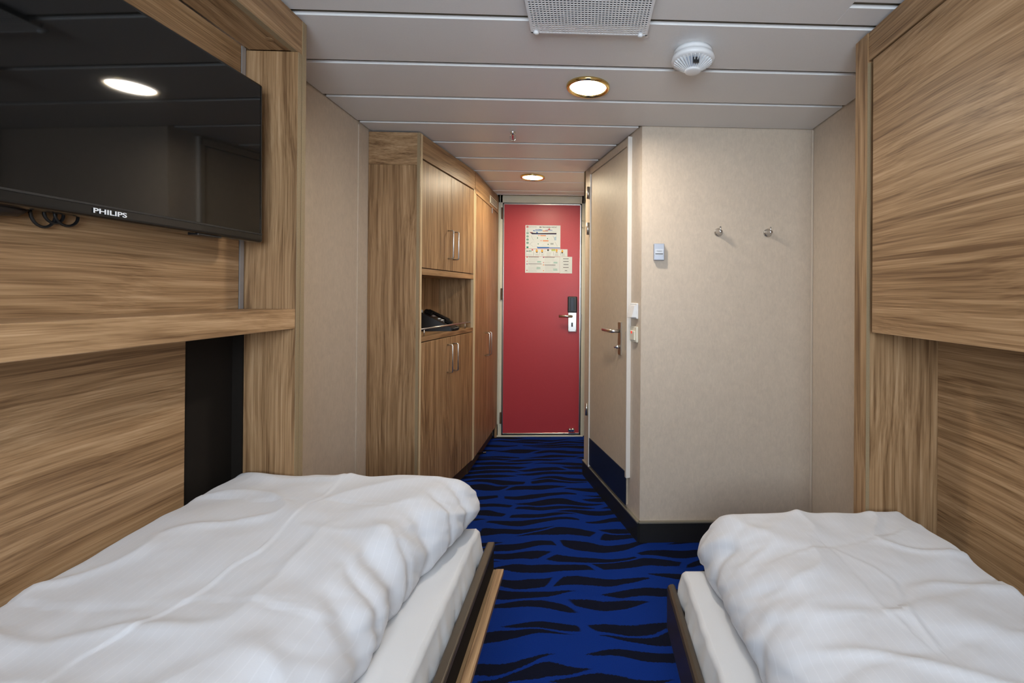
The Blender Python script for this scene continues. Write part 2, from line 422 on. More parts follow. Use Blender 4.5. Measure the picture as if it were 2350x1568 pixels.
# ---- bathroom door in the angled wall (local frame of the wall)
d2 = struct(obj('door_2', box(.150, .762, 0, .012, .12, 2.043, .001, 1), M_BATH, loc=A0, rz=ANG))
b = bmesh.new()
box(.129, .150, 0, .020, .27, 2.05, .002, 1, b); box(.762, .80, 0, .018, .105, 2.085, .002, 1, b); box(.135, .80, 0, .018, 2.046, 2.085, .002, 1, b)
obj('door_frame', b, M_BATH, d2)
obj('frame_strip', box(.120, .129, 0, .024, .275, 2.088, .002, 2), M_TRIM, d2)
obj('frame_strip', box(.760, .764, .012, .020, .105, 2.043), M_TRIM, d2)
obj('kick_plate', box(.143, .757, .012, .016, .122, .297), M_NAVY, d2)
hp = obj('handle_plate', box(.218, .258, .012, .020, .912, 1.096, .002, 1), M_STEEL, d2)
b = bmesh.new(); tube([(.236, .018, 1.045), (.236, .062, 1.045), (.255, .068, 1.045), (.375, .066, 1.045)], .0095, 12, b); obj('lever', b, M_STEEL, hp, smooth=True)
b = lathe([(.011, 0), (.011, .016), (.006, .02), (.006, .03)], 14); b.transform(Matrix.Translation((.236, .02, .958)) @ Matrix.Rotation(-PI/2, 4, 'X')); obj('thumb_turn', b, M_CHROME, hp, smooth=True)
obj('latch_plate', box(.146, .150, .018, .0215, .95, 1.05), M_GREYMET, d2)
for z in (1.925, 1.685, .482):
    b = lathe([(.0085, .04), (.0085, -.04)], 14, cx=.785, cy=.026, z=z); obj('hinge', b, M_STEEL, d2, smooth=True)

# ================================================================= LEFT ALCOVE
t = thing('bed_alcove', 'oak laminate alcove with long shelf and header on the television side', 'alcove', (-.885, 1.43, 0))
YN = -.62
XP = -.885
obj('end_panel', box(-1.06, XP, 1.4375, 1.458, 0, 2.092, .0008, 1), [WZ], t, True)
obj('end_lining', box(-1.06, XP, 1.418, 1.4365, .1, 1.985, .0008, 1), WZ, t, True)
obj('edge_band', box(XP-.001, XP+.0015, 1.439, 1.4575, .02, 2.09), M_OLIVE, t, True)
obj('edge_band', box(XP-.001, XP+.0015, 1.4195, 1.4355, .1, 1.984), M_OLIVE, t, True)
obj('header', box(-.905, XP, YN, 1.4365, 1.986, 2.092, .0008, 1), WY, t, True)
obj('soffit', box(-1.03, -.905, YN, 1.418, 1.9875, 2.0), WY, t, True)
obj('edge_band', box(-.9045, XP-.001, YN, 1.417, 1.9848, 1.987), M_OLIVE, t, True)
pc = onz(619, 91, 1.987); obj('screw_cap', lathe([(.011, .001), (.011, -.001), (0, -.0012)], 18, cx=pc.x, cy=pc.y, z=1.987), WX, t, True)
obj('back_panel', box(-1.06, -1.037, YN, 1.394, 1.19, 1.9875, .0008, 1), WY, t, True)
obj('metal_strip', box(-1.058, -1.036, 1.3975, 1.4125, 1.19, 1.9875), M_GREYMET, t, True)
obj('shelf', box(-1.06, XP, YN, 1.4175, 1.136, 1.196, .0015, 1), WYP, t, True)
obj('lower_panel', box(-1.10, -1.06, YN, 1.243, .25, 1.136, .0008, 1), WY, t, True)
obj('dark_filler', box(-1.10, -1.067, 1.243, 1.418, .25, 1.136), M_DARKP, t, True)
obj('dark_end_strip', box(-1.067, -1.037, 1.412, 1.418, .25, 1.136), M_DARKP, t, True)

# ================================================================= RIGHT ALCOVE
XQ = .9
t = thing('bed_alcove', 'oak laminate alcove surround on the side with the coat hooks', 'alcove', (XQ, 1.42, 0))
obj('end_panel', box(XQ, XR-.003, 1.42, 1.485, 0, 2.092, .001, 1), WZ, t, True)
obj('edge_band', box(XQ, XQ+.011, 1.4185, 1.4205, .05, 1.995), M_OLIVE, t, True)
obj('header', box(XQ+.003, XQ+.025, YN, 1.4195, 2.0, 2.092, .0008, 1), WY, t, True)
obj('lower_panel', box(XR-.03, XR-.003, YN, 1.4195, .15, 1.25, .0008, 1), WY, t, True)
t = thing('folded_bunk', 'large oak panel of the upper bunk folded up against the alcove wall', 'bunk bed', (.93, .4, 1.1))
obj('front_panel', box(XQ, XQ+.03, YN, 1.392, 1.134, 1.992, .001, 1), WY, t, True)
obj('bunk_frame', box(XQ+.03, XQ+.2, YN, 1.38, 1.15, 1.98), M_DARKP, t, True)

# ================================================================= TALL CABINET with phone niche
u0 = Vector((-.872, 2.425, 0)); u1 = Vector((-.766, 3.163, 0)); CA = math.atan2(u1.y-u0.y, u1.x-u0.x)
t = thing('tall_cabinet', 'tall oak cabinet with open phone niche and two pairs of doors', 'cabinet', u0, CA)
obj('side_panel', box(XL+.001, -.8725, 2.412, 2.43, .0, 1.921, .0006, 1), WZ, t, True)
obj('side_fascia', box(XL+.001, -.8725, 2.412, 2.43, 1.922, 2.092, .0006, 1), WY, t, True)
obj('edge_band', box(-.8872, -.8715, 2.4105, 2.4125, .0, 2.092), M_OLIVE, t, True)
obj('edge_band', box(.0, .016, -.001, .004, .0, 2.092), M_EDGELT, t)
obj('fascia', box(.016, .745, 0, .018, 1.966, 2.092, .0006, 1), WX, t)
def pull(name, x, z0, z1, par, mat=M_STEEL, out=.034, r=.0046):
    b = tube([(x, .002, z0+.004), (x, -out+.006, z0+.004), (x, -out, z0+.009), (x, -out, z1-.009), (x, -out+.006, z1-.004), (x, .002, z1-.004)], r, 10)
    return obj(name, b, mat, par, smooth=True)
for (x0, x1, z0, z1, hx, h0, h1) in ((.0185, .3665, 1.3835, 1.9565, .331, 1.452, 1.628), (.3695, .7275, 1.3835, 1.9565, .406, 1.452, 1.628), (.0185, .3705, .104, .982, .333, .768, .942), (.3735, .7275, .104, .982, .411, .768, .942)):
    d = obj('cabinet_door', box(x0, x1, 0, .018, z0, z1, .0012, 1), WZ, t)
    pull('handle', hx, h0, h1, d)
obj('carcass', box(.0, .745, .02, .245, 1.40, 2.09), M_KICK, t)
obj('carcass', box(.0, .745, .02, .245, .10, .985), M_KICK, t)
obj('niche_top', box(.0165, .7285, .0, .245, 1.346, 1.379, .0006, 1), WX, t)
obj('niche_shelf', box(.0165, .7285, .0, .245, .987, 1.013, .0006, 1), WX, t)
obj('niche_side', box(.0, .016, .004, .245, 1.0, 1.36), WZ, t)
obj('niche_side', box(.730, .745, .002, .245, 1.0, 1.36), WZ, t)
obj('niche_back', box(.0, .745, .245, .256, .98, 1.40), WZ, t)
obj('stile', box(.7295, .7455, -.0005, .018, .10, 1.965), M_EDGELT, t)
obj('kick_board', box(.02, .76, .045, .06, 0, .102), M_KICK, t)
r = obj('gallery_rail', tube([(.012, .012, 1.053), (.70, .012, 1.053)], .0048, 10), M_STEEL, t, smooth=True)
for x in (.072, .62): obj('rail_post', tube([(x, .012, 1.012), (x, .012, 1.053)], .003, 8), M_STEEL, r, smooth=True)

# ================================================================= WARDROBE beside the red door
t = thing('wardrobe', 'oak wardrobe with two tall doors next to the red cabin door', 'wardrobe', (-.764, 3.1655, 0), math.radians(89.7))
L2 = .815
obj('fascia', box(0, L2, 0, .018, 1.946, 2.092, .0006, 1), WX, t)
for (x0, x1, hx) in ((.022, .3585, .325), (.3615, L2-.02, .397)):
    d = obj('cabinet_door', box(x0, x1, 0, .018, .104, 1.940, .0012, 1), WZ, t)
    pull('handle', hx, .770, .950, d, out=.036)
obj('stile', box(.0005, .020, -.0005, .018, .104, 1.944), M_EDGELT, t)
obj('stile', box(L2-.018, L2, -.0005, .018, .0, 1.944), WZ, t)
obj('carcass', box(.045, L2, .02, .34, .10, 2.09), M_KICK, t)
obj('kick_board', box(0, L2, .04, .055, 0, .102), M_KICK, t)
g = obj('vent_grille', box(.455, .728, -.006, 0, 1.968, 2.030, .0015, 1), M_CREAM, t)
b = bmesh.new()
for i in range(6):
    for j in range(3): box(.482+i*.040, .482+i*.040+.026, -.0066, -.0058, 1.978+j*.0155, 1.978+j*.0155+.010, bm=b)
obj('vent_openings', b, M_BLACK, g)['kind'] = 'stuff'
obj('door_tab', box(.533, .549, -.006, 0, 1.900, 1.944, .002, 1), M_SILVER, t)
o = obj('door_holder', tube([(0, 0, 0), (.02, -.002, .004), (.075, -.006, .012)], .007, 10), M_CHROME)
o.location = (-.80, 3.40, .055); tag(o, 'chrome lever sticking out of the wardrobe kick board above the carpet', 'door holder')

# phone on the niche shelf
t = thing('telephone', 'black desk telephone with keypad in the cabinet niche', 'telephone', Matrix.Translation(u0) @ Matrix.Rotation(CA, 4, 'Z') @ Vector((.478, .132, 1.0132)), CA+math.radians(14))
# local: -y low front edge, +y raised back, x width
SLP = .5
def zt(y): return .022+(y+.10)*SLP
b = prism([(-.10, 0), (.10, 0), (.10, zt(.10)-.012), (.085, zt(.09)), (-.096, zt(-.10)), (-.10, .012)], 'x', -.085, .085)
obj('base', b, M_BLACK, t)
b = bmesh.new()
def onslope(x0, x1, y0, y1, h0, h1, bm, bev=0):
    q = box(x0, x1, y0, y1, h0, h1, bev, 1); q.transform(Matrix.Translation((0, -.10, .022)) @ Matrix.Rotation(math.atan(SLP), 4, 'X'))
    me = bpy.data.meshes.new('t'); q.to_mesh(me); bm.from_mesh(me); q.free(); bpy.data.meshes.remove(me)
for i in range(4):
    for j in range(5): onslope(-.005+i*.021, -.005+i*.021+.012, .022+j*.020, .022+j*.020+.010, 0, .004, b, .001)
obj('keypad_button', b, M_WHITEP, t)['kind'] = 'stuff'
b = bmesh.new(); onslope(-.008, .076, .140, .158, 0, .002, b); obj('display_strip', b, M_SILVER, t)
b = bmesh.new(); onslope(.055, .066, .172, .182, 0, .004, b); obj('message_lamp', b, M_BULB, t)
b = bmesh.new(); onslope(-.082, -.030, .008, .060, .006, .034, b, .008); onslope(-.082, -.030, .140, .195, .006, .034, b, .008); onslope(-.076, -.036, .03, .18, .020, .040, b, .009)
hs = obj('handset', b, M_BLACKGL, t)
pts = []
for i in range(260):
    a = i/260; th = a*2*PI*26
    bx = -.10+.17*a; by = -.108-.016*math.sin(a*PI); bz = .012
    pts.append((bx+.0, by+.007*math.cos(th), bz+.007*math.sin(th)))
obj('coiled_cord', tube(pts, .0026, 6), M_BLACK, t, smooth=True)
o = obj('note_card', box(-.03, .03, -.0007, .0007, 0, .075), M_PAPER)
o.location = Matrix.Translation(u0) @ Matrix.Rotation(CA, 4, 'Z') @ Vector((.40, .222, 1.085)); o.rotation_euler = (.12, 0, 0)
o.location.z = 1.07; tag(o, 'small white card standing up behind the black telephone', 'card')

# ================================================================= TELEVISION
TY = .03
h = Vector((math.sin(TY), math.cos(TY), 0)); tc = Vector((-.94, 1.353, 0))-h*.38
t = thing('television', 'black flat television mounted on the oak back panel above the shelf', 'television', (tc.x, tc.y, 1.6195), PI/2-TY)
t.rotation_euler = (-.008, 0, PI/2-TY)
obj('housing', box(-.38, .38, .0, .036, -.2295, .2295, .007, 3), M_BLACKGL, t)
obj('back_cover', box(-.30, .30, .034, .058, -.17, .13, .012, 2), M_BLACK, t)
obj('screen', box(-.370, .367, -.0012, .002, -.203, .220), M_SCREEN, t)
for q in ((-.372, -.370, -.203, .222), (.367, .3695, -.203, .222)): obj('screen_rim', box(q[0], q[1], -.0022, .001, q[2], q[3]), M_BLACKGL, t)
obj('bottom_rim', box(-.374, .374, -.0020, .001, -.2075, -.2035), M_BLACK, t)
b = fit_text('PHILIPS', .062, .0098); b.transform(Matrix.Translation((-.034, -.0018, -.2165))); obj('lettering', b, M_WHITEP, t)
obj('ir_sensor', box(.17, .24, .004, .03, -.2335, -.2290, .001, 1), M_BLACK, t)
b = box(-.06, .06, .056, .088, -.06, .06); obj('wall_mount', b, M_BLACK, t)
b = lathe([(0, .010), (.085, .010), (.10, .004), (.085, -.008), (.05, -.012), (.045, -.020), (0, -.020)], 40)
b.transform(Matrix.Translation((-.215, .062, -.232)) @ Matrix.Scale(.28, 4, (0, 1, 0))); obj('bracket_foot', b, M_BLACK, t, smooth=True)
b = bmesh.new()
for (cx, cz, rx, rz_, a0, a1) in ((-.083, -.222, .022, .030, -PI, .2), (-.066, -.222, .018, .020, -PI, .1), (-.045, -.222, .022, .022, -PI, .0)):
    tube([(cx+rx*math.cos(a0+(a1-a0)*i/20), .070+.006*i/20, cz+rz_*math.sin(a0+(a1-a0)*i/20)) for i in range(21)], .0026, 8, b)
obj('cable_loops', b, M_BLACK, t, smooth=True)

# ================================================================= BEDS
def fbm(x, y, z=0, o=3):
    s = 0; a = 1
    for i in range(o): s += a*noise.noise((x, y, z)); x *= 2.03; y *= 2.03; a *= .5
    return s
def smooth01(a, b, x):
    t_ = min(1, max(0, (x-a)/(b-a))); return t_*t_*(3-2*t_)
def seg_dist(p, a, b):
    ab = b-a; t_ = max(0, min(1, (p-a).dot(ab)/max(ab.length_squared, 1e-9))); q = a+ab*t_
    return (p-q).length
def crease_field(xs, ys, polys):
    """sum of narrow ridges along laundry creases"""
    X, Y = np.meshgrid(xs, ys, indexing='ij'); H = np.zeros_like(X)
    for poly, amp, sig, step in polys:
        dmin = np.full(X.shape, 9.0); sgn = np.zeros_like(X)
        for (ax, ay), (bx, by) in zip(poly, poly[1:]):
            dx, dy = bx-ax, by-ay; l2 = dx*dx+dy*dy
            tt = np.clip(((X-ax)*dx+(Y-ay)*dy)/l2, 0, 1)
            dd = np.hypot(X-ax-tt*dx, Y-ay-tt*dy); s_ = np.sign((X-ax)*dy-(Y-ay)*dx)
            mk = dd < dmin; dmin = np.where(mk, dd, dmin); sgn = np.where(mk, s_, sgn)
        am_ = .55+.45*np.sin(X*23+Y*17)*np.sin(X*9-Y*31+1); am_ = am_*np.clip((ys[-1]-Y)/.16, 0, 1)
        H += am_*amp*np.exp(-(dmin/sig)**2) - .35*am_*amp*np.exp(-(dmin/(sig*3.5))**2) + step*sgn*np.exp(-(dmin/(sig*6)))*(1-np.exp(-(dmin/sig)**2))
    return H
def quilt(side, xb, xf, y0, y1, zb, T, rb, rf, rfar, creases, seed, bulge, flare, amp, zprof, dents=()):
    """puffy duvet; xb = wall edge, xf = aisle edge, y1 = far end"""
    def samples(a, c, ra, rc, n):
        s_ = []
        L = abs(c-a); sg = 1 if c > a else -1; na = max(8, n//7); nc = max(14, n//4)
        s_ += [a+sg*ra*(1-math.cos(PI/2*i/na)) for i in range(na)]
        nm = n
        s_ += [a+sg*(ra+(L-ra-rc)*i/nm) for i in range(nm)]
        s_ += [c-sg*rc*(1-math.sin(PI/2*i/nc)) for i in range(nc+1)]
        return s_
    xs = samples(xb, xf, rb, rf, 150); ys = samples(y0, y1, .05, rfar, 230)
    CR = crease_field(np.array(xs), np.array(ys), creases)
    sg = 1 if xf > xb else -1
    bm = bmesh.new(); g = []
    for i, x in enumerate(xs):
        row = []
        for j, y in enumerate(ys):
            def q(d, r, n=2.3): return 1 if d >= r else max(0, 1-(1-d/r)**n)**(1/n)
            df = abs(xf-x); db_ = abs(x-xb); dy = y1-y; rfy = rf*(1-.4*smooth01(1.1, 1.4, y))
            wave = 1+.35*fbm(y*5+seed, 2.2, seed, 2)
            h_ = q(df, rfy*min(1.2, wave))*q(db_, rb)*q(dy, rfar)*q(y-y0, .05)
            low = fbm(x*3.1+seed, y*2.6, seed)*amp + fbm(x*8+seed, y*8, seed+3)*amp*.26
            topw = h_; dn = 0
            rg = noise.noise((x*3.2+seed*2, y*5.5+.6*x, seed+5)); fold_ = .0075*(1-abs(rg)*2.2)**3*smooth01(.45, 0, abs(rg)*2.2) if abs(rg)*2.2 < 1 else 0
            rg2 = noise.noise((x*2.0-y*2.6+seed, (y+x)*1.3, seed+9)); fold_ += .006*max(0, 1-abs(rg2)*4)**2
            for (yc, w_, d_, re_, sl_) in dents:
                e_ = (y-yc-sl_*df)/w_
                if abs(e_) < 3: dn += d_*math.exp(-e_*e_)*math.exp(-df/re_)
            z = zb+h_*(T+zprof(x, y)+low+fold_+CR[i, j]*topw-dn)
            wf = max(0, 1-df/rf); wy = max(0, 1-dy/rfar)
            pk = fbm(y*9+seed+h_*1.5, h_*1.4, seed+7, 3)*.026*smooth01(.1, .7, wf)*(.35+.65*h_)
            xx = x+sg*(bulge*math.sin(PI*min(1, h_))*wf + pk + flare(y)*smooth01(.0, .9, max(0, 1-df/.25)) - dn*.9*smooth01(0, .5, wf))
            yy = y+.012*math.sin(PI*min(1, h_))*wy + fbm(x*10+seed, h_*2, seed+11, 2)*.008*smooth01(.2, .9, wy)
            zz = z + (1-h_)*smooth01(.02, .12, flare(y)*2.2)*.03*wf
            row.append(bm.verts.new((xx, yy, zz)))
        g.append(row)
    for i in range(len(xs)-1):
        for j in range(len(ys)-1): bm.faces.new((g[i][j], g[i+1][j], g[i+1][j+1], g[i][j+1]))
    # underside
    border = [g[i][0] for i in range(len(xs))]+[g[-1][j] for j in range(1, len(ys))]+[g[i][-1] for i in range(len(xs)-2, -1, -1)]+[g[0][j] for j in range(len(ys)-2, 0, -1)]
    bm.faces.new(border)
    return bm
def dent_list(pts, z):
    return [(onz(a, c, z).y, w_, d_, r_, sl_) for a, c, w_, d_, r_, sl_ in pts]
def px_poly(pts, z): return [tuple(onz(a, c, z)[:2]) for a, c in pts]
Y0B = -.60
# left bed
LZ = .525
polysL = [
 (px_poly([(801, 1084), (733, 1149), (706, 1162), (594, 1263), (536, 1292), (441, 1363), (303, 1444), (168, 1511), (101, 1568)], .70), .0042, .0036, .0020),
 (px_poly([(441, 1143), (552, 1144), (579, 1153), (700, 1151), (733, 1149), (791, 1144), (876, 1151), (979, 1176), (1013, 1207)], .70), .0040, .0038, -.0018),
 (px_poly([(34, 1367), (168, 1382), (279, 1382), (411, 1377), (464, 1360), (700, 1382), (740, 1387), (791, 1408)], .70), .0036, .004, -.002),
]
def flL(y): return .078*smooth01(1.08, 1.40, y)
bmq = quilt('l', -1.056, -.41, Y0B, 1.425, LZ+.004, .170, .05, .10, .055, polysL, 3.7, .022, flL, .018, lambda x, y: .012*math.exp(-((x+.64)/.12)**2-((y-1.40)/.2)**2)-.006*smooth01(-.6, -.4, x),
    dent_list([(1056, 1188, .014, .012, .05, .5), (1030, 1222, .010, .010, .05, .6), (1000, 1262, .020, .014, .07, .5), (962, 1318, .012, .010, .05, .7), (935, 1362, .028, .018, .09, .45), (895, 1425, .016, .012, .06, .6), (850, 1490, .030, .014, .08, .4)], .60))
o = obj('duvet', bmq, M_DUVET, smooth=True); tag(o, 'white striped duvet on the bed below the television', 'duvet', 'duvets on the two beds')
def mattress(x0, x1, y0, y1, z0, z1, aisle, seed):
    bm = bmesh.new(); r_ = .017; ring = []
    # cross-section in x-z, from aisle bottom over the top to the wall side
    sec = [(0, z0)]; sl = .016
    n = 10
    for i in range(6): sec.append((sl*(i+1)/6, z0+(z1-r_-z0)*(i+1)/6))
    for i in range(1, n+1): a = PI/2*i/n; sec.append((sl+r_*(1-math.cos(a)), z1-r_+r_*math.sin(a)))
    W_ = abs(x1-x0)
    for i in range(1, 14): sec.append((sl+r_+(W_-2*r_-sl)*i/13, z1))
    for i in range(1, n+1): a = PI/2*i/n; sec.append((W_-r_+r_*math.sin(a), z1-r_+r_*math.cos(a)))
    sec.append((W_, z0))
    xa, sg = (x1, -1) if aisle > 0 else (x0, 1)
    ny = 260; rows = []
    for j in range(ny+1):
        y = y0+(y1-y0)*j/ny
        dy = y1-y; row = []
        for (s_, z) in sec:
            ins = 0 if dy > .03 else .03*(1-math.sqrt(max(0, 1-(1-dy/.03)**2)))
            side = smooth01(r_*1.2, 0, s_) if s_ < .05 else 0
            side = 1-smooth01(sl, sl+r_*1.4, s_)
            wr = .011*fbm(y*13+seed, z*7, seed, 3)*side*(1.2-(z-z0)/(z1-z0))
            hz = z if z < z1-.001 else z1 + .002*fbm(y*3+seed, s_*4, seed)
            sag = 0 if dy > .03 else (z-z0)*(1-math.sqrt(max(0, 1-(1-dy/.03)**2)))*.25
            row.append(bm.verts.new((xa+sg*(min(W_-ins, max(ins, s_))+wr), y, hz-sag)))
        rows.append(row)
    for a, c in zip(rows, rows[1:]):
        for i in range(len(sec)-1): bm.faces.new((a[i], a[i+1], c[i+1], c[i]))
        bm.faces.new((a[-1], a[0], c[0], c[-1]))
    bm.faces.new(rows[0]); bm.faces.new(rows[-1])
    return bm
o = obj('mattress', mattress(-1.058, -.303, Y0B, 1.425, .435, LZ, 1, 1.3), M_SHEET, smooth=True)
tag(o, 'sheeted mattress edge beneath the duvet on the television side', 'mattress', 'mattresses on the two beds')
t = thing('single_bed', 'dark bed base with bronze rail and oak side ledge under the television', 'bed', (-.68, .4, 0))
b = box(-.300, -.2755, Y0B, 1.43, .456, .473, .005, 3); rl = obj('side_rail', b, M_RAIL, t, True)
obj('shaded_rail_web', box(-.302, -.279, Y0B, 1.428, .388, .457), M_DARKP, t, True)  # near-black colour carries the shade on the rail's outer face
obj('platform', box(-1.055, -.302, Y0B, 1.425, .395, .433), M_DARKIN, t, True)
obj('under_ledge', box(-.50, -.271, Y0B, 1.428, .366, .386), M_LEDGE, t, True)
obj('oak_ledge', box(-.2705, -.2475, Y0B, 1.428, .372, .388, .001, 1), WYP, t, True)
obj('plinth', box(-1.055, -.55, Y0B, 1.40, 0, .395), M_DARKIN, t, True)

# right bed
RZ = .392
polysR = [
 (px_poly([(1688, 1292), (1771, 1279), (1909, 1256), (2006, 1237), (2086, 1214)], .595), .0045, .005, .002),
 (px_poly([(1909, 1256), (2006, 1303), (2050, 1331), (2093, 1418), (2151, 1480)], .595), .003, .007, .001),
 (px_poly([(1905, 1262), (1960, 1320), (2030, 1400), (2080, 1440)], .595), .002, .007, .001),
 (px_poly([(1851, 1552), (1970, 1535), (2169, 1509), (2350, 1465)], .595), .003, .012, .004),
 (px_poly([(2090, 1395), (2180, 1378), (2280, 1340)], .595), .003, .012, .004),
]
def flR(y): return .03*smooth01(1.15, 1.42, y)
bmq = quilt('r', .985, .392, Y0B, 1.408, RZ+.004, .198, .03, .15, .075, polysR, 8.2, .03, flR, .014, lambda x, y: .006*smooth01(.7, .95, x)-.004,
    dent_list([(1640, 1235, .020, .010, .06, -.4), (1680, 1300, .022, .012, .07, .5), (1730, 1410, .04, .014, .10, -.5), (1770, 1490, .02, .010, .06, .3)], .50))
o = obj('duvet', bmq, M_DUVET, smooth=True); tag(o, 'white striped duvet on the bed below the folded bunk', 'duvet', 'duvets on the two beds')
o = obj('mattress', mattress(.291, .985, Y0B, 1.415, .30, RZ, -1, 5.1), M_SHEET, smooth=True)
tag(o, 'sheeted mattress edge beneath the duvet on the folded bunk side', 'mattress', 'mattresses on the two beds')
t = thing('single_bed', 'dark brown leatherette bed base beneath the folded bunk', 'bed', (.66, .4, 0))
b = prism([(.2645, .205), (.289, .205), (.289, .332), (.284, .337), (.275, .337), (.268, .333), (.2645, .325)], 'y', Y0B, 1.42); obj('side_rail', b, M_LEATHER, t, True)
obj('platform', box(.2895, .985, Y0B, 1.405, .215, .299), M_DARKIN, t, True)
obj('plinth', box(.50, .98, Y0B, 1.38, 0, .215), M_DARKIN, t, True)

# ================================================================= CEILING FITTINGS
def downlight(x, y, glow, label):
    t = thing('downlight', label, 'ceiling light', (x, y, ZC), 0, 'round brass downlights in the ceiling')
    obj('trim_ring', lathe([(.073, .0), (.089, 0), (.0895, -.006), (.085, -.012), (.078, -.012), (.072, -.006), (.0705, .0), (.073, 0)], 48, cap=False), M_BRASS, t, smooth=True)
    obj('lens', lathe([(.0705, -.001), (.070, -.0045), (0, -.006)], 40), glow, t, smooth=True)
downlight(.006, 1.858, M_GLOW1, 'larger round brass downlight in front of the smoke detector')
downlight(-.388, 3.312, M_GLOW2, 'smaller looking round brass downlight above the red door corridor')
# smoke detector
t = thing('smoke_detector', 'white ribbed smoke detector on the ceiling planks', 'smoke detector', (.371, 1.572, ZC))
obj('base', lathe([(.0655, 0), (.0675, -.010), (.066, -.017), (.0715, -.019), (.0755, -.030), (.0745, -.036), (.066, -.040), (.040, -.040)], 48), M_WHITEP, t, smooth=True)
obj('chamber', lathe([(.050, -.040), (.024, -.064)], 32), M_SILVER, t)
fin = prism([(.040, -.040), (.0655, -.040), (.0655, -.043), (.027, -.068), (.024, -.066)], 'y', -.0011, .0011)
fo = obj('rib', fin, M_WHITEP, t); fo.rotation_euler = (0, 0, 0)
for i in range(1, 30):
    c = fo.copy(); COL.objects.link(c); c.parent = t; c.rotation_euler = (0, 0, 2*PI*i/30)
obj('cap', lathe([(.027, -.064), (.0285, -.068), (.0265, -.072), (.022, -.0735), (0, -.074)], 32), M_WHITEP, t, smooth=True)
obj('sensor', box(-.010, .010, -.050, -.044, -.062, -.044), M_BLACK, t)
# sprinkler
t = thing('sprinkler', 'chrome fire sprinkler head with red bulb on the corridor ceiling', 'sprinkler', (-.386, 2.395, ZC))
obj('escutcheon', lathe([(.015, 0), (.016, -.004), (.012, -.010), (.009, -.018), (0, -.018)], 24), M_CHROME, t, smooth=True)
b = bmesh.new()
for s_ in (-1, 1): tube([(s_*.007, 0, -.014), (s_*.0135, 0, -.018), (s_*.0135, 0, -.040), (s_*.010, 0, -.046), (0, 0, -.048)], .0030, 8, b)
lathe([(.006, -.046), (.008, -.049), (0, -.051)], 16, b)
obj('yoke', b, M_CHROME, t, smooth=True)
obj('bulb', lathe([(0, -.018), (.0032, -.020), (.0034, -.040), (0, -.044)], 14), M_BULB, t, smooth=True)
# perforated vent
VZ = 2.078
t = thing('ceiling_vent', 'white perforated square vent grille on the ceiling', 'vent', (.008, 1.25, ZC))
b = bmesh.new(); x0, x1, y0, y1 = -.177, .192, 1.072, 1.446; nx, ny = 35, 36
px_, py_ = (x1-x0-.012)/nx, (y1-y0-.012)/ny; hx, hy = px_*.315, py_*.315
cache = {}
def V(x, y, z):
    kk = (round(x*1e5), round(y*1e5), round(z*1e5))
    if kk not in cache: cache[kk] = b.verts.new((x, y, z))
    return cache[kk]
for z in (VZ, VZ+.0012):
    for i in range(nx):
        for j in range(ny):
            ax, ay = x0+.006+i*px_, y0+.006+j*py_; cx, cy = ax+px_/2, ay+py_/2
            X = [ax, cx-hx, cx+hx, ax+px_]; Y = [ay, cy-hy, cy+hy, ay+py_]
            for p in range(3):
                for q in range(3):
                    if p == 1 and q == 1: continue
                    b.faces.new((V(X[p], Y[q], z), V(X[p+1], Y[q], z), V(X[p+1], Y[q+1], z), V(X[p], Y[q+1], z)))
for i in range(nx):
    for j in range(ny):
        cx, cy = x0+.006+(i+.5)*px_, y0+.006+(j+.5)*py_
        c4 = [(cx-hx, cy-hy), (cx+hx, cy-hy), (cx+hx, cy+hy), (cx-hx, cy+hy)]
        for a, c in zip(c4, c4[1:]+c4[:1]): b.faces.new((V(*a, VZ), V(*c, VZ), V(*c, VZ+.0012), V(*a, VZ+.0012)))
obj('perforated_plate', b, M_WHITEP, t, True)
b = bmesh.new()
for q in ((x0, x0+.006, y0, y1), (x1-.006, x1, y0, y1), (x0, x1, y0, y0+.006), (x0, x1, y1-.006, y1)): box(*q, VZ-.0004, VZ+.0016, bm=b)
obj('plate_border', b, M_WHITEP, t, True)
b = bmesh.new()
for q in ((x0+.008, x0+.011, y0+.01, y1-.042), (x1-.011, x1-.008, y0+.01, y1-.042), (x0+.008, x1-.008, y0+.01, y0+.013), (x0+.008, x1-.008, y1-.045, y1-.042)): box(*q, VZ+.006, ZC+.001, bm=b)
obj('duct_collar', b, M_DARKP, t, True)
obj('dark_duct', box(x0+.011, x1-.011, y0+.013, y1-.045, ZC-.0015, ZC-.0005), M_BLACK, t, True)
for x in (x0+.016, x1-.022):
    obj('screw', lathe([(.0035, ZC-VZ), (.0035, 0), (.0088, -.001), (.008, -.007), (0, -.0095)], 20, cx=x, cy=y1-.008, z=VZ), M_WHITEP, t, True, smooth=True)

